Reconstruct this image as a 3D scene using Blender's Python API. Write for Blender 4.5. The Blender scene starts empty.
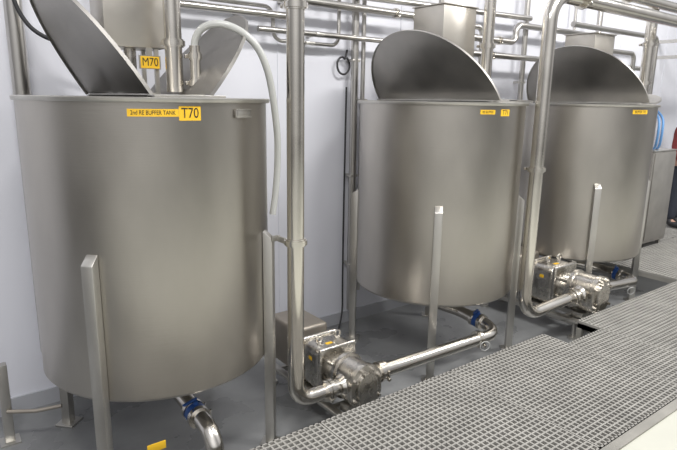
import bpy, bmesh, math, random
from mathutils import Vector, Matrix
random.seed(3)
scene = bpy.context.scene
coll = scene.collection
try:
    scene.view_settings.view_transform = 'Standard'
except Exception:
    pass
V = Vector
RIM = 1.9
R = 0.592
WALK = 0.3

# ------------------------------------------------------------------ materials
def newmat(name):
    m = bpy.data.materials.new(name); m.use_nodes = True
    nt = m.node_tree
    return m, nt, nt.nodes["Principled BSDF"]

def mat(name, col, rough=0.5, metal=0.0, var=0.0, scale=(6, 6, 6), bump=0.0, rvar=0.0, bscale=None, detail=4):
    m, nt, b = newmat(name)
    b.inputs["Base Color"].default_value = (*col, 1)
    b.inputs["Roughness"].default_value = rough
    b.inputs["Metallic"].default_value = metal
    if var or bump or rvar:
        tc = nt.nodes.new("ShaderNodeTexCoord")
        mp = nt.nodes.new("ShaderNodeMapping"); mp.inputs["Scale"].default_value = scale
        nz = nt.nodes.new("ShaderNodeTexNoise"); nz.inputs["Scale"].default_value = 1.0
        nz.inputs["Detail"].default_value = detail
        nt.links.new(tc.outputs["Object"], mp.inputs["Vector"]); nt.links.new(mp.outputs[0], nz.inputs["Vector"])
        if var:
            r = nt.nodes.new("ShaderNodeValToRGB")
            r.color_ramp.elements[0].position = 0.3; r.color_ramp.elements[1].position = 0.7
            r.color_ramp.elements[0].color = (*[c * (1 - var) for c in col], 1)
            r.color_ramp.elements[1].color = (*[min(1, c * (1 + var)) for c in col], 1)
            nt.links.new(nz.outputs["Fac"], r.inputs[0]); nt.links.new(r.outputs[0], b.inputs["Base Color"])
        if rvar:
            mr = nt.nodes.new("ShaderNodeMapRange")
            mr.inputs["From Min"].default_value = 0.3; mr.inputs["From Max"].default_value = 0.7
            mr.inputs["To Min"].default_value = rough - rvar; mr.inputs["To Max"].default_value = rough + rvar
            nt.links.new(nz.outputs["Fac"], mr.inputs["Value"]); nt.links.new(mr.outputs[0], b.inputs["Roughness"])
        if bump:
            n2 = nt.nodes.new("ShaderNodeTexNoise"); n2.inputs["Scale"].default_value = 1.0
            mp2 = nt.nodes.new("ShaderNodeMapping"); mp2.inputs["Scale"].default_value = bscale or scale
            nt.links.new(tc.outputs["Object"], mp2.inputs["Vector"]); nt.links.new(mp2.outputs[0], n2.inputs["Vector"])
            bp = nt.nodes.new("ShaderNodeBump"); bp.inputs["Strength"].default_value = bump
            bp.inputs["Distance"].default_value = 0.01
            nt.links.new(n2.outputs["Fac"], bp.inputs["Height"]); nt.links.new(bp.outputs[0], b.inputs["Normal"])
    return m

M_TANK = mat("tank_brushed_steel", (0.50, 0.475, 0.435), 0.33, 1.0, 0.10, (3.0, 3.0, 1.5), 0.045, 0.05, (10, 10, 150), 7)
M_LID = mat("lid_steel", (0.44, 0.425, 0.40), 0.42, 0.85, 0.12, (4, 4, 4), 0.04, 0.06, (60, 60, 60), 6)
M_LIDD = mat("lid_steel_darker", (0.27, 0.26, 0.245), 0.45, 0.85, 0.14, (4, 4, 4), 0.04, 0.06, (60, 60, 60), 6)  # lid_steel in a darker colour, for the first tank's right lid
M_LEG = mat("leg_steel", (0.56, 0.545, 0.51), 0.36, 0.9, 0.12, (8, 8, 3))
M_PIPE = mat("polished_pipe_steel", (0.72, 0.69, 0.635), 0.17, 1.0, 0.06, (5, 5, 5), 0, 0.05)
M_PIPED = mat("dull_pipe_steel", (0.52, 0.505, 0.48), 0.3, 1.0, 0.08, (5, 5, 5))
M_CAST = mat("cast_steel", (0.60, 0.575, 0.53), 0.27, 1.0, 0.15, (18, 18, 18), 0.08, 0.06, (60, 60, 60))
M_BOX = mat("sheet_steel_box", (0.54, 0.515, 0.47), 0.36, 0.85, 0.10, (4, 4, 4))
M_SHROUD = mat("shroud_steel", (0.36, 0.325, 0.28), 0.45, 0.7, 0.10, (5, 5, 5))
M_CAB = mat("cabinet_grey_steel", (0.40, 0.385, 0.36), 0.4, 0.7, 0.12, (5, 5, 5))
M_GRATE = mat("grating_bars", (0.36, 0.35, 0.325), 0.75, 0.0, 0.14, (5, 5, 5))
M_FRAME = mat("grating_frame", (0.34, 0.33, 0.30), 0.6, 0.3, 0.14, (5, 5, 5))
M_YEL = mat("yellow_tape", (0.87, 0.53, 0.03), 0.45)
M_BLK = mat("black_print", (0.02, 0.02, 0.02), 0.5)
M_RUB = mat("black_rubber", (0.025, 0.025, 0.028), 0.5)
M_BLUE = mat("blue_plastic", (0.03, 0.10, 0.34), 0.4)
M_HOSE = mat("clear_hose", (0.62, 0.63, 0.61), 0.22)
M_HOSE.node_tree.nodes["Principled BSDF"].inputs["Transmission Weight"].default_value = 0.2
M_WALL = mat("wall_panel_white", (0.745, 0.755, 0.815), 0.45, 0, 0.03, (0.8, 0.8, 0.5))
M_FLOOR = mat("wet_grey_floor", (0.235, 0.24, 0.243), 0.32, 0, 0.28, (2.5, 2.5, 2.5), 0.08, 0.1, (20, 20, 20), 6)
M_SLAB = mat("cream_floor", (0.64, 0.64, 0.56), 0.4, 0, 0.04, (3, 3, 3))
M_SKIN = mat("skin", (0.50, 0.30, 0.22), 0.5)
M_RED = mat("red_jacket", (0.20, 0.03, 0.03), 0.8, 0, 0.15, (9, 9, 9))
M_TROU = mat("dark_trousers", (0.03, 0.035, 0.05), 0.8)
M_HAIR = mat("dark_hair", (0.02, 0.015, 0.012), 0.6)

# ------------------------------------------------------------------ mesh helpers
WL = {}
def obj(name, bm, material, parent=None, smooth=True, origin=None, label=None, category=None, group=None, kind=None, angle=35):
    bmesh.ops.recalc_face_normals(bm, faces=bm.faces)
    me = bpy.data.meshes.new(name)
    xs = [v.co for v in bm.verts]
    if origin is None:
        lo = V((min(c.x for c in xs), min(c.y for c in xs), min(c.z for c in xs)))
        hi = V((max(c.x for c in xs), max(c.y for c in xs), max(c.z for c in xs)))
        origin = V(((lo.x + hi.x) / 2, (lo.y + hi.y) / 2, lo.z))
    origin = V(origin)
    for v in bm.verts: v.co -= origin
    if smooth:
        for f in bm.faces: f.smooth = True
        for e in bm.edges:
            if len(e.link_faces) == 2 and e.calc_face_angle(0) > math.radians(angle): e.smooth = False
    bm.to_mesh(me); bm.free()
    me.materials.append(material)
    o = bpy.data.objects.new(name, me)
    coll.objects.link(o)
    WL[o.name] = origin
    if parent:
        o.parent = parent; o.location = origin - WL[parent.name]
    else:
        o.location = origin
    tag(o, label, category, group, kind)
    return o

def tag(o, label=None, category=None, group=None, kind=None):
    if label: o["label"] = label
    if category: o["category"] = category
    if group: o["group"] = group
    if kind: o["kind"] = kind

def empty(name, loc, label, category, group=None):
    o = bpy.data.objects.new(name, None); o.empty_display_size = 0.1
    coll.objects.link(o); o.location = loc; WL[o.name] = V(loc)
    tag(o, label, category, group)
    return o

def box(bm, c, s, rot=None, bev=0.0, seg=2):
    r = bmesh.ops.create_cube(bm, size=1.0)
    vs = r["verts"]
    M = Matrix.Translation(V(c)) @ (rot.to_4x4() if rot else Matrix()) @ Matrix.Diagonal((*s, 1))
    bmesh.ops.transform(bm, matrix=M, verts=vs)
    if bev:
        es = list({e for v in vs for e in v.link_edges})
        bmesh.ops.bevel(bm, geom=es, offset=bev, segments=seg, profile=0.5, affect='EDGES')

def frame_of(d):
    d = V(d).normalized()
    a = V((0, 0, 1)) if abs(d.z) < 0.9 else V((1, 0, 0))
    u = d.cross(a).normalized(); w = d.cross(u).normalized()
    return u, w

def cyl(bm, p0, p1, r, seg=24, r1=None):
    p0 = V(p0); p1 = V(p1); r1 = r if r1 is None else r1
    u, w = frame_of(p1 - p0)
    A = [bm.verts.new(p0 + (u * math.cos(t) + w * math.sin(t)) * r) for t in [2 * math.pi * i / seg for i in range(seg)]]
    B = [bm.verts.new(p1 + (u * math.cos(t) + w * math.sin(t)) * r1) for t in [2 * math.pi * i / seg for i in range(seg)]]
    for i in range(seg):
        j = (i + 1) % seg
        bm.faces.new((A[i], A[j], B[j], B[i]))
    bm.faces.new(A[::-1]); bm.faces.new(B)

def fillet(pts, r, n=8):
    pts = [V(p) for p in pts]
    out = [pts[0]]
    for i in range(1, len(pts) - 1):
        P = pts[i]; d1 = (P - pts[i - 1]); d2 = (pts[i + 1] - P)
        l1, l2 = d1.length, d2.length
        d1.normalize(); d2.normalize()
        ang = d1.angle(d2)
        if ang < 0.03: out.append(P); continue
        rr = min(r, 0.48 * min(l1, l2) / math.tan(ang / 2))
        t = rr * math.tan(ang / 2)
        a = P - d1 * t; b = P + d2 * t
        c = P + (d2 - d1).normalized() * (rr / math.cos(ang / 2))
        for k in range(n + 1):
            out.append(c + (a - c).slerp(b - c, k / n).normalized() * rr if ang < 3.1 else a)
    out.append(pts[-1])
    return out

def smoothpath(pts, n=12):
    pts = [V(p) for p in pts]
    P = [pts[0] * 2 - pts[1]] + pts + [pts[-1] * 2 - pts[-2]]
    out = []
    for i in range(1, len(P) - 2):
        for k in range(n):
            t = k / n
            a, b, c, d = P[i - 1], P[i], P[i + 1], P[i + 2]
            out.append(0.5 * ((2 * b) + (c - a) * t + (2 * a - 5 * b + 4 * c - d) * t * t + (3 * b - a - 3 * c + d) * t ** 3))
    out.append(pts[-1])
    return out

def sweep(bm, path, r, seg=20):
    n = len(path)
    tang = []
    for i in range(n):
        a = path[max(0, i - 1)]; b = path[min(n - 1, i + 1)]
        tang.append((b - a).normalized())
    u, w = frame_of(tang[0])
    rings = []
    for i in range(n):
        if i:
            q = tang[i - 1].rotation_difference(tang[i])
            u = q @ u; w = q @ w
        rings.append([bm.verts.new(path[i] + (u * math.cos(2 * math.pi * k / seg) + w * math.sin(2 * math.pi * k / seg)) * r) for k in range(seg)])
    for i in range(n - 1):
        for k in range(seg):
            j = (k + 1) % seg
            bm.faces.new((rings[i][k], rings[i][j], rings[i + 1][j], rings[i + 1][k]))
    bm.faces.new(rings[0][::-1]); bm.faces.new(rings[-1])

def lathe(bm, prof, c, seg=96):
    c = V(c)
    rings = []
    for (r, z) in prof:
        if r < 1e-6: rings.append([bm.verts.new(c + V((0, 0, z)))])
        else: rings.append([bm.verts.new(c + V((r * math.cos(2 * math.pi * k / seg), r * math.sin(2 * math.pi * k / seg), z))) for k in range(seg)])
    for i in range(len(rings) - 1):
        a, b = rings[i], rings[i + 1]
        for k in range(seg):
            j = (k + 1) % seg
            if len(a) == 1 and len(b) == 1: continue
            if len(a) == 1: bm.faces.new((a[0], b[k], b[j]))
            elif len(b) == 1: bm.faces.new((a[k], a[j], b[0]))
            else: bm.faces.new((a[k], a[j], b[j], b[k]))

def torus(bm, c, axis, R0, r0, seg=24, s2=8):
    u, w = frame_of(axis); ax = V(axis).normalized(); c = V(c)
    g = []
    for i in range(seg):
        t = 2 * math.pi * i / seg; d = u * math.cos(t) + w * math.sin(t)
        g.append([bm.verts.new(c + d * (R0 + r0 * math.cos(2 * math.pi * k / s2)) + ax * r0 * math.sin(2 * math.pi * k / s2)) for k in range(s2)])
    for i in range(seg):
        for k in range(s2):
            bm.faces.new((g[i][k], g[(i + 1) % seg][k], g[(i + 1) % seg][(k + 1) % s2], g[i][(k + 1) % s2]))

def clamp(parent, p, d, r, m=None, name="pipe_clamp"):
    d = V(d).normalized(); p = V(p)
    bm = bmesh.new()
    cyl(bm, p - d * 0.012, p + d * 0.012, r * 1.36, 28)
    cyl(bm, p - d * 0.019, p + d * 0.019, r * 1.18, 28)
    u, w = frame_of(d)
    q = p + u * r * 1.45
    cyl(bm, q - w * 0.022, q + w * 0.03, 0.006, 10)
    box(bm, q + w * 0.03, (0.02, 0.02, 0.02), None, 0.004)
    return obj(name, bm, m or M_PIPE, parent)

def pipe(name, pts, r, bend=0.1, clamps=(), label="", category="pipe", m=None, seg=22, group=None, smoothp=False):
    bm = bmesh.new()
    path = smoothpath(pts) if smoothp else fillet(pts, bend)
    sweep(bm, path, r, seg)
    o = obj(name, bm, m or M_PIPE, None, label=label, category=category, group=group)
    for (p, d) in clamps: clamp(o, p, d, r)
    return o

def text_verts(s, size, spacing=1.0):
    cu = bpy.data.curves.new("tmp_text", 'FONT'); cu.body = s; cu.size = size
    cu.align_x = 'CENTER'; cu.align_y = 'CENTER'; cu.space_character = spacing
    to = bpy.data.objects.new("tmp_text", cu); coll.objects.link(to)
    dg = bpy.context.evaluated_depsgraph_get(); dg.update()
    me = bpy.data.meshes.new_from_object(to.evaluated_get(dg))
    bm = bmesh.new(); bm.from_mesh(me)
    bpy.data.objects.remove(to); bpy.data.meshes.remove(me)
    return bm

def wrap_label(parent, c, az, z, w, h, txt, size, name="label_tape", sx=1.0, rad=None):
    rad = rad or (R + 0.0015); az = math.radians(az)
    bm = bmesh.new(); n = 12
    prev = None
    for i in range(n + 1):
        x = -w / 2 + w * i / n; t = az + x / rad
        a = [bm.verts.new(V(c) + V(((rad + o2) * math.cos(t), (rad + o2) * math.sin(t), z + zz))) for o2, zz in ((0, -h / 2), (0, h / 2), (-0.002, h / 2), (-0.002, -h / 2))]
        if prev:
            for k in range(4): bm.faces.new((prev[k], a[k], a[(k + 1) % 4], prev[(k + 1) % 4]))
        else: bm.faces.new(a)
        prev = a
    bm.faces.new(prev[::-1])
    tape = obj(name, bm, M_YEL, parent, label="yellow adhesive label with black lettering")
    bt = text_verts(txt, size)
    for v in bt.verts:
        t = az + v.co.x * sx / rad
        v.co = V(c) + V(((rad + 0.0012) * math.cos(t), (rad + 0.0012) * math.sin(t), z + v.co.y))
    obj("lettering", bt, M_BLK, tape, smooth=False)

def flat_label(parent, c, nrm, right, w, h, txt, size, sx=1.0):
    n = V(nrm).normalized(); rt = V(right).normalized(); up = n.cross(rt); c = V(c)
    rot = Matrix((rt, up, n)).transposed()
    bm = bmesh.new(); box(bm, c, (w, h, 0.002), rot)
    t = obj("label_plate", bm, M_YEL, parent, smooth=False, label="yellow label plate with black lettering")
    bt = text_verts(txt, size)
    for v in bt.verts: v.co = c + rt * v.co.x * sx + up * v.co.y + n * 0.0022
    obj("lettering", bt, M_BLK, t, smooth=False)

# ------------------------------------------------------------------ setting
def setting(name, c, s, m, bev=0):
    bm = bmesh.new(); box(bm, c, s, None, bev)
    return obj(name, bm, m, None, smooth=False, kind="structure")

setting("floor", (4.0, -0.55, -0.05), (18, 2.6, 0.1), M_FLOOR)
setting("floor", (4.0, -6.83, WALK - 0.19), (18, 10.0, 0.38), M_SLAB)
setting("wall_back", (4.0, 0.80, 2.2), (18, 0.1, 4.6), M_WALL)
setting("baseboard_back", (4.0, 0.742, 0.05), (18, 0.02, 0.1), mat("base_grey", (0.45, 0.46, 0.49), 0.5))
for i in range(12):
    x = -2.35 + i * 1.2
    setting("trim_%d" % (i + 1), (x, 0.7485, 2.2), (0.03, 0.006, 4.4), M_WALL)
setting("trim_20", (4.0, -1.805, WALK + 0.004), (18, 0.05, 0.012), M_FRAME)

# ------------------------------------------------------------------ tanks
def make_tank(cx, label, lids, labels, nameplate=True):
    c = V((cx, 0, 0))
    T = empty("buffer_tank", c, label, "tank", "stainless buffer tanks in a row")
    zb = 0.535
    bm = bmesh.new()
    prof = [(0, zb - 0.05), (0.10, zb - 0.045), (R - 0.05, zb - 0.012), (R - 0.012, zb - 0.004), (R, zb + 0.012), (R, 1.0), (R, 1.45), (R, RIM - 0.02),
            (R - 0.006, RIM - 0.02), (R - 0.006, 1.4), (R - 0.006, zb + 0.02), (0, zb - 0.02)]
    lathe(bm, prof, c, 128)
    obj("tank_body", bm, M_TANK, T, origin=c)
    bm = bmesh.new()
    prof = [(R - 0.006, RIM - 0.022), (R + 0.014, RIM - 0.022), (R + 0.018, RIM - 0.016), (R + 0.018, RIM - 0.004), (R + 0.012, RIM), (R - 0.03, RIM), (R - 0.03, RIM - 0.006), (R - 0.006, RIM - 0.008), (R - 0.006, RIM - 0.022)]
    lathe(bm, prof, c, 128)
    obj("tank_rim", bm, M_LEG, T)
    hw_ = max(abs(l[1]) for l in lids)
    bm = bmesh.new(); box(bm, c + V((0.0, 0, RIM + 0.004)), (hw_ * 2, 2 * R - 0.06, 0.012), None, 0.002)
    for s in (-1, 1): box(bm, c + V((s * (hw_ - 0.005), 0, RIM - 0.02)), (0.01, 2 * R - 0.12, 0.05))
    obj("bridge_plate", bm, M_LEG, T)
    for (side, off_x, lean, Ra, Rb) in lids:
        L = math.radians(lean)
        h = c + V((side * off_x, 0, RIM + 0.012))
        u = V((side * math.sin(L), 0, math.cos(L))); vv = V((0, 1, 0))
        out = V((side * math.cos(L), 0, -math.sin(L)))
        bm = bmesh.new(); nr, na = 10, 48
        front, back = [], []
        for lst, off in ((front, 0.0), (back, -0.004)):
            for i in range(nr + 1):
                q = i / nr
                lst.append([bm.verts.new(h + (vv * math.cos(math.pi * k / na) * Rb + u * math.sin(math.pi * k / na) * Ra) * q + out * (off - 0.02 * (1 - q * q) * math.sin(math.pi * k / na) ** 0.5)) for k in range(na + 1)] if i else [bm.verts.new(h + out * off)])
        lip_o = [bm.verts.new(v.co + out * 0.012) for v in front[-1]]
        lip_i = [bm.verts.new(v.co + out * 0.016 + (v.co - h).normalized() * 0.003) for v in back[-1]]
        for lst in (front, back):
            for k in range(na): bm.faces.new((lst[0][0], lst[1][k], lst[1][k + 1]))
            for i in range(1, nr):
                for k in range(na): bm.faces.new((lst[i][k], lst[i + 1][k], lst[i + 1][k + 1], lst[i][k + 1]))
        for k in range(na):
            bm.faces.new((front[-1][k], front[-1][k + 1], lip_o[k + 1], lip_o[k]))
            bm.faces.new((back[-1][k], back[-1][k + 1], lip_i[k + 1], lip_i[k]))
            bm.faces.new((lip_o[k], lip_o[k + 1], lip_i[k + 1], lip_i[k]))
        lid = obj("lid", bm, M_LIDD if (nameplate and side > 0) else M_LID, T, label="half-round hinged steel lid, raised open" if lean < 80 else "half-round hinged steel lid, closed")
        bm = bmesh.new()
        cyl(bm, h + V((-side * 0.005, -Rb + 0.06, -0.004)), h + V((-side * 0.005, Rb - 0.06, -0.004)), 0.008, 10)
        obj("hinge", bm, M_LEG, lid)
    for az in (45, 135, 225, 315):
        a = math.radians(az); rd = V((math.cos(a), math.sin(a), 0)); tg = V((-math.sin(a), math.cos(a), 0))
        bm = bmesh.new(); r0, r1, hw = R + 0.001, R + 0.052, 0.027
        vs = []
        for (rr, z) in ((r0, 0.008), (r1, 0.008), (r1, 1.195), (r0, 1.235)):
            vs.append([bm.verts.new(c + rd * rr + tg * s * hw + V((0, 0, z))) for s in (-1, 1)])
        for k in range(4):
            bm.faces.new((vs[k][0], vs[(k + 1) % 4][0], vs[(k + 1) % 4][1], vs[k][1]))
        bm.faces.new([v[0] for v in vs]); bm.faces.new([v[1] for v in vs][::-1])
        bmesh.ops.bevel(bm, geom=list(bm.edges), offset=0.004, segments=2, profile=0.5, affect='EDGES')
        rot = Matrix((rd, tg, V((0, 0, 1)))).transposed()
        box(bm, c + rd * (R + 0.026) + V((0, 0, 0.005)), (0.11, 0.11, 0.01), rot, 0.002)
        obj("leg", bm, M_LEG, T)
    for (az, z, w, h, txt, size, sx) in labels:
        wrap_label(T, c, az, z, w, h, txt, size, sx=sx)
    if nameplate:
        bm = bmesh.new(); a = math.radians(295)
        rd = V((math.cos(a), math.sin(a), 0)); tg = V((-math.sin(a), math.cos(a), 0))
        rot = Matrix((rd, tg, V((0, 0, 1)))).transposed()
        box(bm, c + rd * (R + 0.008) + V((0, 0, RIM - 0.068)), (0.004, 0.11, 0.04), rot, 0.001)
        for s in (-1, 1): box(bm, c + rd * (R + 0.004) + tg * 0.045 * s + V((0, 0, RIM - 0.068)), (0.012, 0.01, 0.03), rot, 0.001)
        for s in (-1, 1): box(bm, c + rd * (R + 0.012) + V((0, 0, RIM - 0.068 + s * 0.017)), (0.005, 0.11, 0.004), rot)
        obj("nameplate_holder", bm, M_LEG, T)
    return T

TX = (0.035, 2.175, 4.125)
T1 = make_tank(TX[0], "large brushed stainless steel buffer tank labelled T70 with lids raised",
               [(-1, 0.16, 33, 0.60, 0.54), (1, 0.14, 40, 0.55, 0.44)],
               [(253.2, RIM - 0.064, 0.205, 0.031, "2nd RE BUFFER TANK", 0.025, 0.76), (267.8, RIM - 0.066, 0.095, 0.060, "T70", 0.060, 0.80)])
T2 = make_tank(TX[1], "brushed stainless steel buffer tank between two pumps, half lid raised",
               [(-1, 0.08, 35, 0.55, 0.590), (1, 0.14, 90, 0.55, 0.55)],
               [(253, RIM - 0.062, 0.11, 0.028, "RE BUFFER", 0.022, 0.8), (267, RIM - 0.066, 0.08, 0.042, "T71", 0.044, 0.85)], False)
T3 = make_tank(TX[2], "steel buffer tank next to a grey cabinet, half lid raised",
               [(-1, 0.04, 33, 0.575, 0.592), (1, 0.14, 80, 0.55, 0.55)],
               [(256, RIM - 0.062, 0.17, 0.034, "BUFFER T72", 0.029, 0.85)], False)

def motor_box(x, y, z0, w, d, h, lbl, with_label=None, m=M_BOX):
    E = empty("agitator_drive", (x, y, RIM + 0.0105), lbl, "machine drive", "agitator drives on the tanks")
    bm = bmesh.new(); box(bm, (x, y, z0 + h / 2), (w, d, h), None, 0.006)
    hs = obj("housing", bm, m, E)
    bm = bmesh.new(); box(bm, (x, y, z0 + h + 0.004), (w + 0.02, d + 0.02, 0.008), None, 0.002)
    obj("cover", bm, m, E)
    bm = bmesh.new()
    for sx in (-1, 1):
        for sy in (-1, 1):
            box(bm, (x + sx * (min(w, 0.24) / 2 - 0.02), y + sy * (d / 2 - 0.02), (z0 + RIM + 0.01) / 2), (0.02, 0.02, z0 - RIM - 0.01))
    box(bm, (x, y, RIM + 0.016), (min(w, 0.19), d, 0.01))
    obj("stand", bm, M_LEG, E)
    bm = bmesh.new(); cyl(bm, (x, y, RIM + 0.02), (x, y, z0), 0.03, 20); cyl(bm, (x, y, RIM + 0.02), (x, y, RIM + 0.05), 0.055, 20)
    obj("shaft_seal", bm, M_CAST, E)
    if with_label:
        lx = x + 0.06
        flat_label(E, (lx, y - d / 2 - 0.004, z0 - 0.07), (0, -1, 0), (1, 0, 0), 0.094, 0.058, with_label, 0.056, 0.84)
        bm = bmesh.new(); box(bm, (lx, y - d / 2 + 0.0, z0 - 0.07), (0.11, 0.004, 0.066)); box(bm, (lx, y - d / 2 + 0.004, z0 - 0.015), (0.03, 0.004, 0.08))
        obj("label_bracket", bm, M_LEG, E)
    return E
motor_box(0.0, 0.14, 2.14, 0.30, 0.24, 0.42, "stainless agitator drive box with yellow M70 tag on a tank", "M70")
motor_box(2.27, 0.10, 2.06, 0.34, 0.30, 0.50, "stainless agitator drive box standing behind raised lid", None, M_BOX)
motor_box(4.24, 0.10, 2.06, 0.34, 0.30, 0.46, "stainless agitator drive box behind half-round lid", None, M_BOX)

# ------------------------------------------------------------------ pumps
def make_pump(px, lbl, k=1.0, oy=0.0):
    y0, z0 = -0.6, 0.315
    P = empty("lobe_pump", (px, -0.25, 0), lbl, "pump", "rotary lobe pumps beside the walkway")
    def stadium(bm, r, off, ya, yb, bev=0.008, seg=48):
        pts = []
        for i in range(seg):
            t = 2 * math.pi * i / seg
            pts.append((r * math.cos(t), r * math.sin(t) + (off if math.sin(t) > 0 else -off)))
        A = [bm.verts.new((px + p[0], ya, z0 + p[1])) for p in pts]; B = [bm.verts.new((px + p[0], yb, z0 + p[1])) for p in pts]
        for i in range(seg):
            j = (i + 1) % seg; bm.faces.new((A[i], A[j], B[j], B[i]))
        bm.faces.new(A); bm.faces.new(B[::-1])
        bmesh.ops.bevel(bm, geom=[e for e in bm.edges if e.is_valid and abs(e.verts[0].co.y - ya) < 1e-5 and abs(e.verts[1].co.y - ya) < 1e-5], offset=bev, segments=3, profile=0.5, affect='EDGES')
    bm = bmesh.new(); stadium(bm, 0.102, 0.028, -0.672, -0.52); stadium(bm, 0.112, 0.03, -0.535, -0.51)
    obj("rotor_case", bm, M_CAST, P)
    bm = bmesh.new(); stadium(bm, 0.110, 0.03, -0.706, -0.674)
    stadium(bm, 0.068, 0.026, -0.724, -0.706, 0.01)
    cov = obj("front_cover", bm, M_CAST, P)
    for i in range(8):
        t = 2 * math.pi * (i + 0.5) / 8
        bx = px + 0.090 * math.cos(t); bz = z0 + 0.090 * math.sin(t) + (0.028 if math.sin(t) > 0 else -0.028)
        bm = bmesh.new(); cyl(bm, (bx, -0.705, bz), (bx, -0.713, bz), 0.014, 16); cyl(bm, (bx, -0.713, bz), (bx, -0.729, bz), 0.010, 6)
        obj("bolt", bm, M_PIPE, cov)
    for s in (-1, 1):
        bm = bmesh.new()
        cyl(bm, (px + s * 0.07, y0, z0), (px + s * 0.195, y0, z0), 0.046, 28)
        cyl(bm, (px + s * 0.172, y0, z0), (px + s * 0.195, y0, z0), 0.062, 28)
        cyl(bm, (px + s * 0.095, y0, z0), (px + s * 0.12, y0, z0), 0.066, 28, 0.05)
        obj("port", bm, M_PIPE, P)
    bm = bmesh.new()
    cyl(bm, (px, -0.52, z0), (px, -0.43, z0), 0.085, 32)
    for i in range(4):
        t = math.pi / 4 + i * math.pi / 2
        cyl(bm, (px + 0.095 * math.cos(t), -0.54, z0 + 0.095 * math.sin(t)), (px + 0.095 * math.cos(t), -0.42, z0 + 0.095 * math.sin(t)), 0.013, 10)
    obj("seal_lantern", bm, M_CAST, P)
    bm = bmesh.new()
    box(bm, (px, -0.33, z0 + 0.01), (0.26, 0.20, 0.28), None, 0.05, 6)
    box(bm, (px, -0.425, z0 + 0.01), (0.27, 0.028, 0.30), None, 0.013, 4)
    box(bm, (px, -0.225, z0 + 0.01), (0.27, 0.028, 0.30), None, 0.013, 4)
    for s in (-1, 1): box(bm, (px + s * 0.10, -0.33, z0 - 0.145), (0.08, 0.2, 0.02), None, 0.004)
    g = obj("gearbox", bm, M_CAST, P)
    for s in (-0.07, 0.07):
        bm = bmesh.new()
        torus(bm, (px + s, -0.33, z0 + 0.178), (0, 1, 0), 0.02, 0.007); cyl(bm, (px + s, -0.33, z0 + 0.14), (px + s, -0.33, z0 + 0.162), 0.013, 12)
        obj("lifting_eye", bm, M_PIPE, g)
    bm = bmesh.new(); box(bm, (px - 0.02, -0.365, z0 + 0.1515), (0.045, 0.022, 0.002))
    obj("warning_sticker", bm, M_YEL, g, smooth=False)
    bm = bmesh.new(); box(bm, (px - 0.131, -0.33, z0 + 0.07), (0.002, 0.03, 0.022))
    obj("warning_sticker", bm, M_YEL, g, smooth=False)
    bm = bmesh.new(); cyl(bm, (px, -0.22, z0), (px, -0.12, z0), 0.08, 28)
    obj("coupling", bm, M_CAST, P)
    bm = bmesh.new(); box(bm, (px + 0.02, 0.04, z0 + 0.02), (0.25, 0.34, 0.30), None, 0.025, 4)
    sh = obj("motor_shroud", bm, M_SHROUD, P)
    bm = bmesh.new()
    for s in (-1, 1):
        box(bm, (px + s * 0.11, -0.22, 0.132), (0.05, 0.86, 0.02), None, 0.003)
        box(bm, (px + s * 0.088, -0.22, 0.115), (0.006, 0.86, 0.05))
        for yy in (-0.6, 0.16):
            cyl(bm, (px + s * 0.11, yy, 0.0), (px + s * 0.11, yy, 0.128), 0.012, 14)
            cyl(bm, (px + s * 0.11, yy, 0.0), (px + s * 0.11, yy, 0.018), 0.032, 18)
    for yy in (-0.5, 0.1): box(bm, (px, yy, 0.115), (0.22, 0.04, 0.03), None, 0.003)
    box(bm, (px, -0.59, 0.155), (0.14, 0.08, 0.05), None, 0.004)
    obj("base_frame", bm, M_LEG, P)
    P.scale = (k, k, k); P.location.y += oy
    return P
PA, PB, KB, OY = 0.94, 3.36, 1.2, 0.05
YB, ZB, HB = -0.25 - 0.35 * KB + OY, 0.315 * KB, 0.197 * KB
make_pump(PA, "stainless rotary lobe pump between the first two tanks")
make_pump(PB, "stainless rotary lobe pump beside the walkway recess", KB, OY)

# ------------------------------------------------------------------ process pipes
r = 0.041
riser = pipe("riser_pipe", [(0.535, -0.6, 3.6), (0.535, -0.6, 0.315), (PA - 0.197, -0.6, 0.315)], 0.043, 0.13,
     [((0.535, -0.6, 2.32), (0, 0, 1)), ((0.535, -0.6, 1.20), (0, 0, 1)), ((PA - 0.21, -0.6, 0.315), (1, 0, 0))],
     "polished vertical steel pipe bending into a pump inlet")
bm = bmesh.new(); box(bm, (0.50, -0.53, 1.20), (0.012, 0.12, 0.03), None, 0.002); box(bm, (0.49, -0.48, 1.20), (0.05, 0.012, 0.03), None, 0.002)
obj("support_bracket", bm, M_LEG, riser)
XB = 2.50
ov = pipe("riser_pipe", [(6.9, YB, 2.56), (XB, YB, 2.60), (XB, YB, ZB - 0.02), (PB - HB, YB, ZB)], 0.047, 0.17,
     [((2.85, YB, 2.597), (1, 0, 0)), ((4.6, YB, 2.58), (1, 0, 0)), ((XB, YB, 1.45), (0, 0, 1)), ((PB - HB - 0.013, YB, ZB), (1, 0, 0))],
     "polished steel pipe dropping to a pump from an overhead run")
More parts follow.
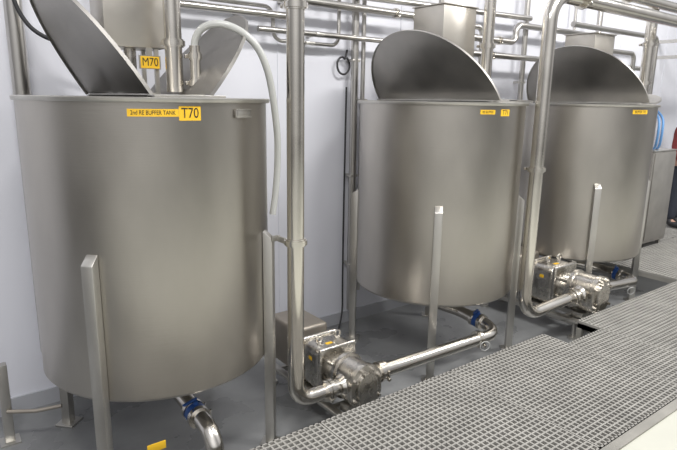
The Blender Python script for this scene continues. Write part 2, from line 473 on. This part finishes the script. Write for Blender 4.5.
def suction(cx, x_end, lbl, ox=0.06, pre=None):
    pts = (pre or [(x_end, -0.6, 0.315), (cx + ox, -0.61, 0.295)]) + [(cx + ox, -0.22, 0.33), (cx, 0, 0.36), (cx, 0, 0.484)]
    cl = [] if pre else [((x_end + 0.012, -0.6, 0.315), (1, 0, 0)), ((cx + ox - 0.24, -0.6, 0.297), (1, 0, 0))]
    if pre and x_end: cl = [((x_end + 0.012, YB, ZB), (1, 0, -0.1)), ]
    o = pipe("suction_pipe", pts, 0.044, 0.16, cl, lbl)
    p = V((cx + ox, -0.40, 0.314)); d = V((0, 1, 0.09)).normalized()
    bm = bmesh.new(); cyl(bm, p - d * 0.018, p + d * 0.018, 0.055, 30); cyl(bm, p + V((0, 0, 0.04)), p + V((0, 0, 0.07)), 0.012, 14)
    v = obj("butterfly_valve", bm, M_BLUE, o, label="blue valve body")
    bm = bmesh.new(); box(bm, p + V((-0.03, -0.0, 0.075)), (0.09, 0.016, 0.01), Matrix.Rotation(0.4, 3, 'Z'), 0.003)
    obj("handle", bm, M_BLUE, v)
    for s in (-1, 1): clamp(o, p + d * s * 0.036, d, 0.043)
    if x_end:
        bm = bmesh.new(); torus(bm, (cx + ox - 0.24, -0.665, 0.268), (0.5, 1, 0.1), 0.034, 0.004); obj("tag_ring", bm, M_HOSE, o)
    return o
suction(TX[1], PA + 0.197, "polished steel pipe from pump to tank outlet with blue valve", 0.09)
suction(TX[2], PB + HB, "short polished steel pipe from pump to tank outlet with blue valve", 0.16, [(PB + HB, YB, ZB), (TX[2] + 0.16, -0.61, 0.305)])
suction(TX[0], None, "polished steel outlet pipe under the first tank with blue valve", 0.02, [(-1.1, -0.62, 0.06), (0.06, -0.62, 0.06), (0.06, -0.62, 0.30)])
E = empty("tag_post", (-0.22, -0.60, 0), "short steel floor post carrying a small yellow tag", "sign")
bm = bmesh.new(); cyl(bm, (-0.22, -0.60, 0), (-0.22, -0.60, 0.33), 0.008, 12); cyl(bm, (-0.22, -0.60, 0), (-0.22, -0.60, 0.008), 0.04, 20); obj("post", bm, M_LEG, E)
bm = bmesh.new(); box(bm, (-0.22, -0.61, 0.345), (0.085, 0.004, 0.04), None, 0.001); obj("tag_plate", bm, M_YEL, E, label="blank-looking yellow tag plate")

pipe("inlet_pipe", [(0.14, -0.1, 3.6), (0.14, -0.1, 1.925)], 0.042, 0.1, [((0.14, -0.1, 2.16), (0, 0, 1)), ((0.14, -0.1, 2.42), (0, 0, 1))], "thick vertical steel inlet pipe entering a tank top")
p = pipe("inlet_pipe", [(0.225, -0.16, 2.15), (0.225, -0.16, 1.915)], 0.026, 0.1, [((0.225, -0.16, 2.10), (0, 0, 1)), ((0.225, -0.16, 1.97), (0, 0, 1))], "short steel hose connector pipe on tank top")
pipe("inlet_pipe", [(0.06, -0.12, 3.6), (0.06, -0.12, 2.62), (0.14, -0.1, 2.56)], 0.02, 0.05, [], "slim steel pipe feeding the thick inlet pipe")
pipe("inlet_pipe", [(2.50, -0.12, 3.7), (2.50, -0.12, 1.94)], 0.042, 0.1, [((2.50, -0.12, 2.3), (0, 0, 1))], "thick vertical steel pipe entering the middle tank")
pipe("inlet_pipe", [(4.68, -0.24, 3.7), (4.68, -0.24, 1.8)], 0.048, 0.1, [((4.68, -0.24, 2.45), (0, 0, 1)), ((4.68, -0.24, 2.1), (0, 0, 1))], "vertical steel pipe entering the far tank")
op = pipe("overhead_pipe", [(2.2, -0.34, 3.4), (3.0, -0.34, 2.80), (7.2, -0.34, 2.76)], 0.044, 0.25, [((4.0, -0.34, 2.79), (1, 0, 0)), ((3.4, -0.34, 2.796), (1, 0, 0))], "overhead horizontal steel pipe above the tanks")
bm = bmesh.new(); box(bm, (7.0, 0.2, 2.70), (0.04, 1.09, 0.04)); obj("wall_bracket", bm, M_LEG, op)
bm = bmesh.new(); box(bm, (6.85, 0.05, 2.492), (0.04, 1.39, 0.04)); obj("wall_bracket", bm, M_LEG, ov)
hp = [(0.225, -0.16, 2.12), (0.225, -0.17, 2.175), (0.245, -0.20, 2.225), (0.29, -0.24, 2.25), (0.35, -0.28, 2.245), (0.42, -0.31, 2.21), (0.485, -0.33, 2.145), (0.535, -0.33, 2.05), (0.575, -0.31, 1.94), (0.605, -0.29, 1.82), (0.63, -0.27, 1.68), (0.638, -0.25, 1.52), (0.630, -0.24, 1.38), (0.612, -0.24, 1.27)]
pipe("hose", hp, 0.018, 0.1, [], "translucent whitish hose looping over the tank rim", "hose", M_HOSE, smoothp=True)

YW = 0.66
def clip(o, p, n=(0, 1, 0)):
    p = V(p); bm = bmesh.new(); box(bm, p + V((0, (0.745 - p.y) / 2, 0)), (0.03, 0.745 - p.y, 0.02), None, 0.002); box(bm, p, (0.075, 0.05, 0.02), None, 0.004)
    obj("wall_bracket", bm, M_LEG, o)
def wallpipe(pts, r, lbl, clips=(), bend=0.07, m=None, cl=()):
    o = pipe("wall_pipe", pts, r, bend, cl, lbl, m=m or M_PIPED)
    for c in clips: clip(o, c)
    return o
wallpipe([(-0.44, 0.64, 4.2), (-0.44, 0.64, 0.4)], 0.045, "thick dull steel vertical pipe on white wall", [(-0.44, 0.64, 2.6), (-0.44, 0.64, 1.2)])
wallpipe([(0.02, YW, 4.2), (0.02, YW, 1.2)], 0.03, "dull steel vertical pipe behind the first tank", [(0.02, YW, 1.6)])
wallpipe([(1.88, YW, 4.2), (1.88, YW, 0.15)], 0.029, "vertical steel pipe on white wall between tanks", [(1.88, YW, 2.2), (1.88, YW, 1.3), (1.88, YW, 0.55)])
wallpipe([(1.98, YW + 0.02, 4.2), (1.98, YW + 0.02, 0.3)], 0.018, "thin vertical conduit on white wall", [(1.98, YW + 0.02, 1.9), (1.98, YW + 0.02, 0.8)])
X1 = (1, 0, 0)
wallpipe([(0.2, 0.56, 2.57), (2.45, 0.56, 2.57), (2.45, 0.56, 2.35), (2.45, 0.74, 2.35)], 0.028, "horizontal steel pipe along wall turning down", [(1.25, 0.56, 2.57)], cl=[((0.75, 0.56, 2.57), X1), ((2.2, 0.56, 2.57), X1)])
wallpipe([(0.2, 0.60, 2.46), (1.25, 0.60, 2.46), (1.45, 0.60, 2.66), (1.75, 0.60, 2.66), (4.0, 0.60, 2.70)], 0.025, "stepped horizontal steel pipe along wall", [(0.9, 0.60, 2.46), (3.0, 0.60, 2.683)], 0.1, cl=[((1.65, 0.60, 2.66), X1)])
wallpipe([(1.0, 0.60, 2.36), (2.35, 0.60, 2.36), (2.35, 0.60, 2.0)], 0.02, "thin horizontal steel pipe joining a vertical pipe", [(1.5, 0.60, 2.36)])
wallpipe([(0.35, 0.62, 2.95), (0.35, 0.62, 2.68), (1.55, 0.62, 2.76), (1.55, 0.62, 3.6)], 0.022, "looped steel pipe high on the wall", [(0.7, 0.62, 2.7)])
wallpipe([(0.62, 0.66, 3.6), (0.62, 0.66, 2.52), (1.15, 0.66, 2.52), (1.15, 0.66, 2.30), (1.72, 0.66, 2.30), (1.72, 0.66, 3.4)], 0.014, "thin branching steel pipe on the wall", [(0.62, 0.66, 2.62), (1.45, 0.66, 2.30)])
wallpipe([(2.9, 0.53, 2.32), (6.2, 0.53, 2.32)], 0.027, "horizontal steel pipe behind the tanks", [(3.6, 0.53, 2.32), (5.2, 0.53, 2.32)], cl=[((3.35, 0.53, 2.32), X1)])
wallpipe([(3.0, 0.57, 2.46), (3.75, 0.57, 2.46), (3.75, 0.57, 2.62), (5.2, 0.57, 2.62), (5.2, 0.57, 4.2)], 0.03, "horizontal steel pipe turning upward near wall", [(4.4, 0.57, 2.62)], cl=[((3.5, 0.57, 2.46), X1)])
wallpipe([(2.75, 0.60, 3.4), (2.75, 0.60, 2.56), (3.3, 0.60, 2.56), (3.3, 0.60, 2.0)], 0.024, "steel pipe with two bends behind the middle tank", [(2.95, 0.60, 2.56)])
wallpipe([(3.45, YW + 0.02, 4.2), (3.45, YW + 0.02, 0.3)], 0.022, "slim vertical steel pipe behind the middle tank", [(3.45, YW + 0.02, 2.0)])
wallpipe([(4.02, YW, 4.2), (4.02, YW, 0.3)], 0.027, "slim vertical steel pipe on white wall", [(4.02, YW, 2.1)])
wallpipe([(4.9, 0.68, 4.2), (4.9, 0.68, 1.0)], 0.016, "thin vertical conduit behind the far tank", [(4.9, 0.68, 2.2)])
wallpipe([(4.5, 0.45, 2.68), (6.3, 0.45, 2.68), (6.3, 0.45, 1.35)], 0.028, "steel pipe running over tank then down by cabinet", [(5.6, 0.45, 2.68)])
wallpipe([(5.0, 0.40, 2.46), (5.70, 0.40, 2.46), (5.70, 0.40, 1.98)], 0.025, "bent steel pipe high beside the far tank", [(5.4, 0.40, 2.46)])
pipe("cable", [(-0.40, 0.60, 3.0), (-0.46, 0.54, 2.5), (-0.40, 0.51, 2.26), (-0.24, 0.46, 2.17), (-0.07, 0.4, 2.19), (-0.02, 0.27, 2.24)], 0.011, 0.1, [], "black cable sagging from wall pipe to drive box", "cable", M_RUB, smoothp=True)
loop = [(1.80 + 0.055 * math.cos(t), 0.715 - 0.002 * i, 2.16 + 0.065 * math.sin(t)) for i, t in enumerate([math.radians(60 + 26 * q) for q in range(15)])]
pipe("cable", [(1.85, 0.72, 2.28)] + loop, 0.008, 0.1, [], "round black cable loop beside wall pipe", "cable", M_RUB, smoothp=True)
pipe("cable", [(1.842, 0.71, 2.0), (1.838, 0.71, 1.4), (1.836, 0.71, 0.8), (1.83, 0.70, 0.4), (1.80, 0.66, 0.15), (1.72, 0.60, 0.012)], 0.007, 0.1, [], "thin black cable following the vertical wall pipe", "cable", M_RUB, smoothp=True)

E = empty("pipe_stand", (-0.71, 0.42, 0), "low steel stand post with a short branch pipe", "stand")
bm = bmesh.new(); box(bm, (-0.71, 0.42, 0.24), (0.05, 0.05, 0.46), None, 0.004); box(bm, (-0.71, 0.42, 0.005), (0.1, 0.1, 0.01))
obj("post", bm, M_LEG, E)
bm = bmesh.new(); sweep(bm, fillet([(-0.71, 0.39, 0.2), (-0.58, 0.31, 0.2), (-0.46, 0.25, 0.22)], 0.05), 0.011, 14)
obj("branch_pipe", bm, M_SHROUD, E)

# ------------------------------------------------------------------ walkway
pitch = 0.034
def grate(x0, x1, y0, y1, group="walkway grating panels", lbl="grey steel square-mesh grating panel of the walkway"):
    bm = bmesh.new(); zt = WALK; hgt = 0.020
    g = 0.003
    x0 += g; x1 -= g; y0 += g; y1 -= g
    for (cx_, cy_, sx_, sy_) in (((x0 + x1) / 2, y0 + 0.004, x1 - x0, 0.008), ((x0 + x1) / 2, y1 - 0.004, x1 - x0, 0.008), (x0 + 0.004, (y0 + y1) / 2, 0.008, y1 - y0), (x1 - 0.004, (y0 + y1) / 2, 0.008, y1 - y0)):
        box(bm, (cx_, cy_, zt - hgt / 2), (sx_, sy_, hgt))
    n = int((y1 - y0) / pitch)
    for i in range(1, n + 1):
        y = y0 + i * (y1 - y0) / (n + 1)
        box(bm, ((x0 + x1) / 2, y, zt - hgt / 2 - 0.0002), (x1 - x0, 0.0088, hgt))
    n = int((x1 - x0) / pitch)
    for i in range(1, n + 1):
        x = x0 + i * (x1 - x0) / (n + 1)
        box(bm, (x, (y0 + y1) / 2, zt - hgt / 2), (0.0088, y1 - y0, hgt))
    return obj("grating_panel", bm, M_GRATE, None, smooth=False, label=lbl, category="grating", group=group)
YE, YI = -0.81, -1.77
XR0, XR1, XP = 2.48, 2.92, 4.66
xs = [-1.4, -0.43, 0.54, 1.51, XR0]
for a, b in zip(xs[:-1], xs[1:]): grate(a, b, YI, YE)
grate(XR0, XR1, YI, -1.0, lbl="narrower grating panel cut back around a pump")
grate(XR1, 3.82, YI, YE); grate(3.82, XP, YI, YE)
XQ = 8.2
for a, b in ((XP, 5.54), (5.54, 6.43), (6.43, 7.31), (7.31, XQ)):
    grate(a, b, YI, YE)
    grate(a, b, YE, 0.0, lbl="grating panel of the side platform beyond the tanks")
    grate(a, b, 0.0, 0.70, lbl="grating panel of the side platform beyond the tanks")
bm = bmesh.new()
def beam(xa, ya, xb, yb):
    c_ = ((xa + xb) / 2, (ya + yb) / 2, WALK - 0.020 - 0.0205)
    box(bm, c_, (abs(xb - xa) + 0.03, abs(yb - ya) + 0.03, 0.04))
beam(-1.4, YI + 0.02, XQ - 0.02, YI + 0.02); beam(-1.4, YE - 0.02, XR0 - 0.02, YE - 0.02); beam(XR0 - 0.02, -0.83, XR0 - 0.02, -1.02); beam(XR0 - 0.02, -1.02, XR1 + 0.02, -1.02)
beam(XR1 + 0.02, -1.02, XR1 + 0.02, -0.83); beam(XR1 + 0.02, -0.83, XQ - 0.02, -0.83); beam(XP + 0.02, -0.83, XP + 0.02, 0.66); beam(XQ - 0.02, YI, XQ - 0.02, 0.66)
for x in (-1.35, -0.43, 0.54, 1.51, XR0 - 0.02, XR1 + 0.02, 3.82, XP + 0.02, 5.54, 6.43, 7.31, XQ - 0.02):
    box(bm, (x, (YI + YE) / 2, WALK - 0.0405), (0.03, 0.9, 0.04))
    for y in (YI + 0.02, -0.83): box(bm, (x, y, 0.12), (0.04, 0.04, 0.24))
obj("walkway_frame", bm, M_FRAME, None, smooth=False, label="steel support frame beneath the grating walkway", category="frame")

# cabinet and blue hoses
cxx, cyy, cw, cd = 5.76, 0.17, 0.54, 0.46
E = empty("cabinet", (cxx, cyy, WALK), "plain grey steel cabinet standing on grating platform", "cabinet")
bm = bmesh.new(); box(bm, (cxx, cyy, 0.88), (cw, cd, 1.04), None, 0.008)
bd = obj("body", bm, M_CAB, E)
bm = bmesh.new(); box(bm, (cxx, cyy - cd / 2 - 0.006, 0.89), (cw - 0.04, 0.01, 0.98), None, 0.003)
obj("door", bm, M_CAB, E)
bm = bmesh.new(); box(bm, (cxx, cyy, 1.404), (cw + 0.02, cd + 0.02, 0.01), None, 0.002)
obj("top_plate", bm, M_LEG, E)
for sx in (-1, 1):
    for sy in (-1, 1):
        bm = bmesh.new(); box(bm, (cxx + sx * (cw / 2 - 0.04), cyy + sy * 0.18, WALK + 0.03), (0.04, 0.04, 0.06)); obj("foot", bm, M_LEG, E)
M_LB = mat("lightblue", (0.13, 0.30, 0.58), 0.45)
for k_, dx in enumerate((0.0, 0.09)):
    pipe("hose", [(5.70 + dx * 0.3, 0.40, 2.0), (5.68 + dx, 0.30, 1.93), (5.60 + dx, 0.10, 1.86), (5.52 + dx, -0.04, 1.76), (5.49 + dx, -0.07, 1.62), (5.52 + dx, -0.05, 1.48), (5.60 + dx, 0.0, 1.43), (5.68 + dx, 0.06, 1.424)], 0.013, 0.1, [], "thin blue hose hanging beside the cabinet", "hose", M_LB, smoothp=True, group="blue hoses beside the cabinet")

# ------------------------------------------------------------------ person
def skin(name, pts, edges, m, parent, sub=2, origin=None):
    me = bpy.data.meshes.new(name)
    o0 = V(origin)
    me.from_pydata([V(p[0]) - o0 for p in pts], edges, [])
    o = bpy.data.objects.new(name, me); coll.objects.link(o)
    md = o.modifiers.new("Skin", 'SKIN')
    for i, p in enumerate(pts):
        rr = p[1]
        me.skin_vertices[0].data[i].radius = rr if isinstance(rr, tuple) else (rr, rr)
        me.skin_vertices[0].data[i].use_root = (i == 0)
    md.use_smooth_shade = True
    s = o.modifiers.new("Sub", 'SUBSURF'); s.levels = sub; s.render_levels = sub
    dg = bpy.context.evaluated_depsgraph_get(); dg.update()
    nm = bpy.data.meshes.new_from_object(o.evaluated_get(dg)); nm.name = name
    bpy.data.objects.remove(o)
    nm.materials.clear(); nm.materials.append(m)
    for p in nm.polygons: p.use_smooth = True
    o = bpy.data.objects.new(name, nm); coll.objects.link(o); WL[o.name] = o0
    if parent: o.parent = parent; o.location = o0 - WL[parent.name]
    else: o.location = o0
    return o
Bp = V((7.12, 0.30, WALK))
body_pts = [((0, 0, 0.92), (0.15, 0.11)), ((0, 0, 1.12), (0.135, 0.10)), ((0, 0, 1.32), (0.165, 0.11)), ((0, 0, 1.44), (0.08, 0.07)), ((0, 0, 1.50), (0.05, 0.05)),
            ((0, -0.015, 1.56), (0.065, 0.075)), ((0, -0.01, 1.64), (0.078, 0.092)), ((0, 0, 1.71), (0.05, 0.06))]
edges = [(i, i + 1) for i in range(7)]
def add(pt, rr, prev):
    body_pts.append((pt, rr)); edges.append((prev, len(body_pts) - 1)); return len(body_pts) - 1
for s in (-1, 1):
    i = add((s * 0.09, 0.0, 0.86), 0.085, 0); i = add((s * 0.10, -0.01, 0.50), 0.058, i); i = add((s * 0.105, 0.01, 0.10), 0.04, i); i = add((s * 0.11, -0.10, 0.04), (0.04, 0.03), i); add((s * 0.115, -0.19, 0.03), (0.03, 0.022), i)
    i = add((s * 0.18, 0, 1.40), 0.055, 2); i = add((s * 0.235, 0.01, 1.12), 0.042, i); i = add((s * 0.215, -0.12, 0.90), 0.028, i); w_ = add((s * 0.205, -0.165, 0.83), (0.034, 0.018), i)
    for k, (dx, ln) in enumerate(((-0.024, 0.062), (-0.008, 0.075), (0.009, 0.07), (0.025, 0.055))):
        j = add((s * 0.205 + dx, -0.19, 0.79), 0.0095, w_); j = add((s * 0.205 + dx, -0.20, 0.79 - ln * 0.55), 0.008, j); add((s * 0.205 + dx, -0.19, 0.79 - ln), 0.007, j)
    j = add((s * 0.165, -0.185, 0.815), 0.010, i); add((s * 0.155, -0.195, 0.785), 0.008, j)
KP = 0.93
def T_(p): return V(p) * KP + Bp
def R_(rr): return tuple(q * KP for q in rr) if isinstance(rr, tuple) else rr * KP
Pn = skin("person", [(T_(p), R_(rr)) for p, rr in body_pts], edges, M_SKIN, None, 2, Bp)
tag(Pn, "standing person in dark red jacket, arms slightly bent", "person")
jp = [((0, 0, 0.86), (0.172, 0.135)), ((0, 0, 1.10), (0.16, 0.125)), ((0, 0, 1.32), (0.19, 0.13)), ((0, 0, 1.45), (0.085, 0.08))]
je = [(0, 1), (1, 2), (2, 3)]
for s in (-1, 1):
    n0 = len(jp); jp += [((s * 0.19, 0, 1.39), 0.075), ((s * 0.245, 0.01, 1.12), 0.06), ((s * 0.22, -0.11, 0.91), 0.045)]; je += [(2, n0), (n0, n0 + 1), (n0 + 1, n0 + 2)]
skin("jacket", [(T_(p), R_(rr)) for p, rr in jp], je, M_RED, Pn, 2, Bp)
tp = [((0, 0, 0.94), (0.16, 0.125))]; te = []
for s in (-1, 1):
    n0 = len(tp); tp += [((s * 0.09, 0, 0.84), 0.10), ((s * 0.10, -0.01, 0.50), 0.078), ((s * 0.105, 0.01, 0.10), 0.065)]; te += [(0, n0), (n0, n0 + 1), (n0 + 1, n0 + 2)]
skin("trousers", [(T_(p), R_(rr)) for p, rr in tp], te, M_TROU, Pn, 2, Bp)
for s in (-1, 1):
    skin("boot", [(T_((s * 0.105, 0.02, 0.15)), 0.05), (T_((s * 0.105, 0.01, 0.06)), 0.052), (T_((s * 0.11, -0.10, 0.05)), (0.047, 0.04)), (T_((s * 0.115, -0.2, 0.042)), (0.04, 0.034))], [(0, 1), (1, 2), (2, 3)], M_RUB, Pn, 2, Bp)
bm = bmesh.new(); bmesh.ops.create_uvsphere(bm, u_segments=24, v_segments=16, radius=1.0)
for v in bm.verts:
    c_ = v.co.copy(); y = c_.y * 0.105
    if c_.y < -0.3 and c_.z < 0.35: y = max(y, -0.055)
    v.co = T_((c_.x * 0.088, y + 0.012, 1.665 + max(c_.z, -0.75) * 0.085))
obj("hair", bm, M_HAIR, Pn)
for s in (-1, 1):
    bm = bmesh.new(); bmesh.ops.create_uvsphere(bm, u_segments=12, v_segments=8, radius=0.011); bmesh.ops.translate(bm, verts=bm.verts, vec=T_((s * 0.03, -0.088, 1.615))); obj("eye", bm, M_BLK, Pn)
    bm = bmesh.new(); bmesh.ops.create_uvsphere(bm, u_segments=12, v_segments=8, radius=1)
    for v in bm.verts: v.co = T_((s * 0.08 + v.co.x * 0.01, 0.0 + v.co.y * 0.018, 1.60 + v.co.z * 0.03))
    obj("ear", bm, M_SKIN, Pn)
bm = bmesh.new(); cyl(bm, T_((0, -0.085, 1.62)), T_((0, -0.108, 1.585)), 0.008, 12, 0.014); obj("nose", bm, M_SKIN, Pn)
bm = bmesh.new(); box(bm, T_((0, -0.086, 1.555)), (0.045, 0.008, 0.01), None, 0.003); obj("mouth", bm, M_RED, Pn)

# ------------------------------------------------------------------ camera
th = math.radians(12.6); roll = math.radians(0.9)
fwd = V((0.6, 0.8, 0)) * math.cos(th) + V((0, 0, -1)) * math.sin(th)
right = V((0.8, -0.6, 0)); up = right.cross(fwd)
r2 = right * math.cos(roll) + up * math.sin(roll); u2 = up * math.cos(roll) - right * math.sin(roll)
cam = bpy.data.cameras.new("camera"); cam.sensor_width = 36; cam.lens = 560 / 677 * 36; cam.clip_start = 0.05
co = bpy.data.objects.new("camera", cam); coll.objects.link(co)
Mx = Matrix((r2, u2, -fwd)).transposed().to_4x4(); Mx.translation = V((-0.93, -2.91, 1.9)); co.matrix_world = Mx
scene.camera = co

# ------------------------------------------------------------------ lighting
w = bpy.data.worlds.new("world"); scene.world = w; w.use_nodes = True
nt = w.node_tree; bg = nt.nodes["Background"]; N = nt.nodes.new; Lk = nt.links.new
tc = N("ShaderNodeTexCoord"); sp = N("ShaderNodeSeparateXYZ"); rp = N("ShaderNodeValToRGB"); mr = N("ShaderNodeMapRange")
mr.inputs["From Min"].default_value = -1; mr.inputs["From Max"].default_value = 1
Lk(tc.outputs["Generated"], sp.inputs[0]); Lk(sp.outputs["Z"], mr.inputs["Value"]); Lk(mr.outputs[0], rp.inputs[0])
e = rp.color_ramp.elements; e[0].position = 0.40; e[0].color = (0.24, 0.23, 0.215, 1); e[1].position = 0.72; e[1].color = (0.95, 0.95, 0.98, 1)
at = N("ShaderNodeMath"); at.operation = 'ARCTAN2'; Lk(sp.outputs["Y"], at.inputs[0]); Lk(sp.outputs["X"], at.inputs[1])
m2 = N("ShaderNodeMapRange"); m2.inputs["From Min"].default_value = -math.pi; m2.inputs["From Max"].default_value = math.pi; Lk(at.outputs[0], m2.inputs["Value"])
ar = N("ShaderNodeValToRGB"); cr = ar.color_ramp
stops = [(0.0, 0.62), (0.06, 0.85), (0.14, 1.55), (0.20, 1.5), (0.26, 0.98), (0.30, 0.56), (0.345, 0.52), (0.39, 0.95), (0.44, 1.15), (0.5, 0.6), (1.0, 0.62)]  # made-up bright and dark bands around the horizon, shaping highlights on the tanks
cr.elements[0].position = stops[0][0]; cr.elements[0].color = (stops[0][1],) * 3 + (1,)
cr.elements[1].position = stops[-1][0]; cr.elements[1].color = (stops[-1][1],) * 3 + (1,)
for (p_, v_) in stops[1:-1]:
    q = cr.elements.new(p_); q.color = (v_, v_, v_, 1)
Lk(m2.outputs[0], ar.inputs[0])
mx = N("ShaderNodeMix"); mx.data_type = 'RGBA'; mx.blend_type = 'MULTIPLY'; mx.inputs[0].default_value = 1.0
Lk(rp.outputs[0], mx.inputs[6]); Lk(ar.outputs[0], mx.inputs[7])
Lk(mx.outputs[2], bg.inputs[0])
bg.inputs[1].default_value = 0.79
def area(loc, target, sx, sy, pw, col=(1, 0.98, 0.95)):
    l = bpy.data.lights.new("ceiling_lamp", 'AREA'); l.shape = 'RECTANGLE'; l.size = sx; l.size_y = sy; l.energy = pw; l.color = col
    o = bpy.data.objects.new("ceiling_lamp", l); coll.objects.link(o); o.location = loc
    o.rotation_euler = (V(target) - V(loc)).to_track_quat('-Z', 'Y').to_euler()
area((-1.0, -2.3, 4.2), (-0.6, -0.5, 0.5), 1.4, 0.3, 75)
area((2.2, -2.2, 4.2), (2.4, -0.2, 0.8), 1.6, 0.3, 95)
area((5.6, -2.0, 4.2), (5.6, 0, 1.0), 1.6, 0.3, 120)
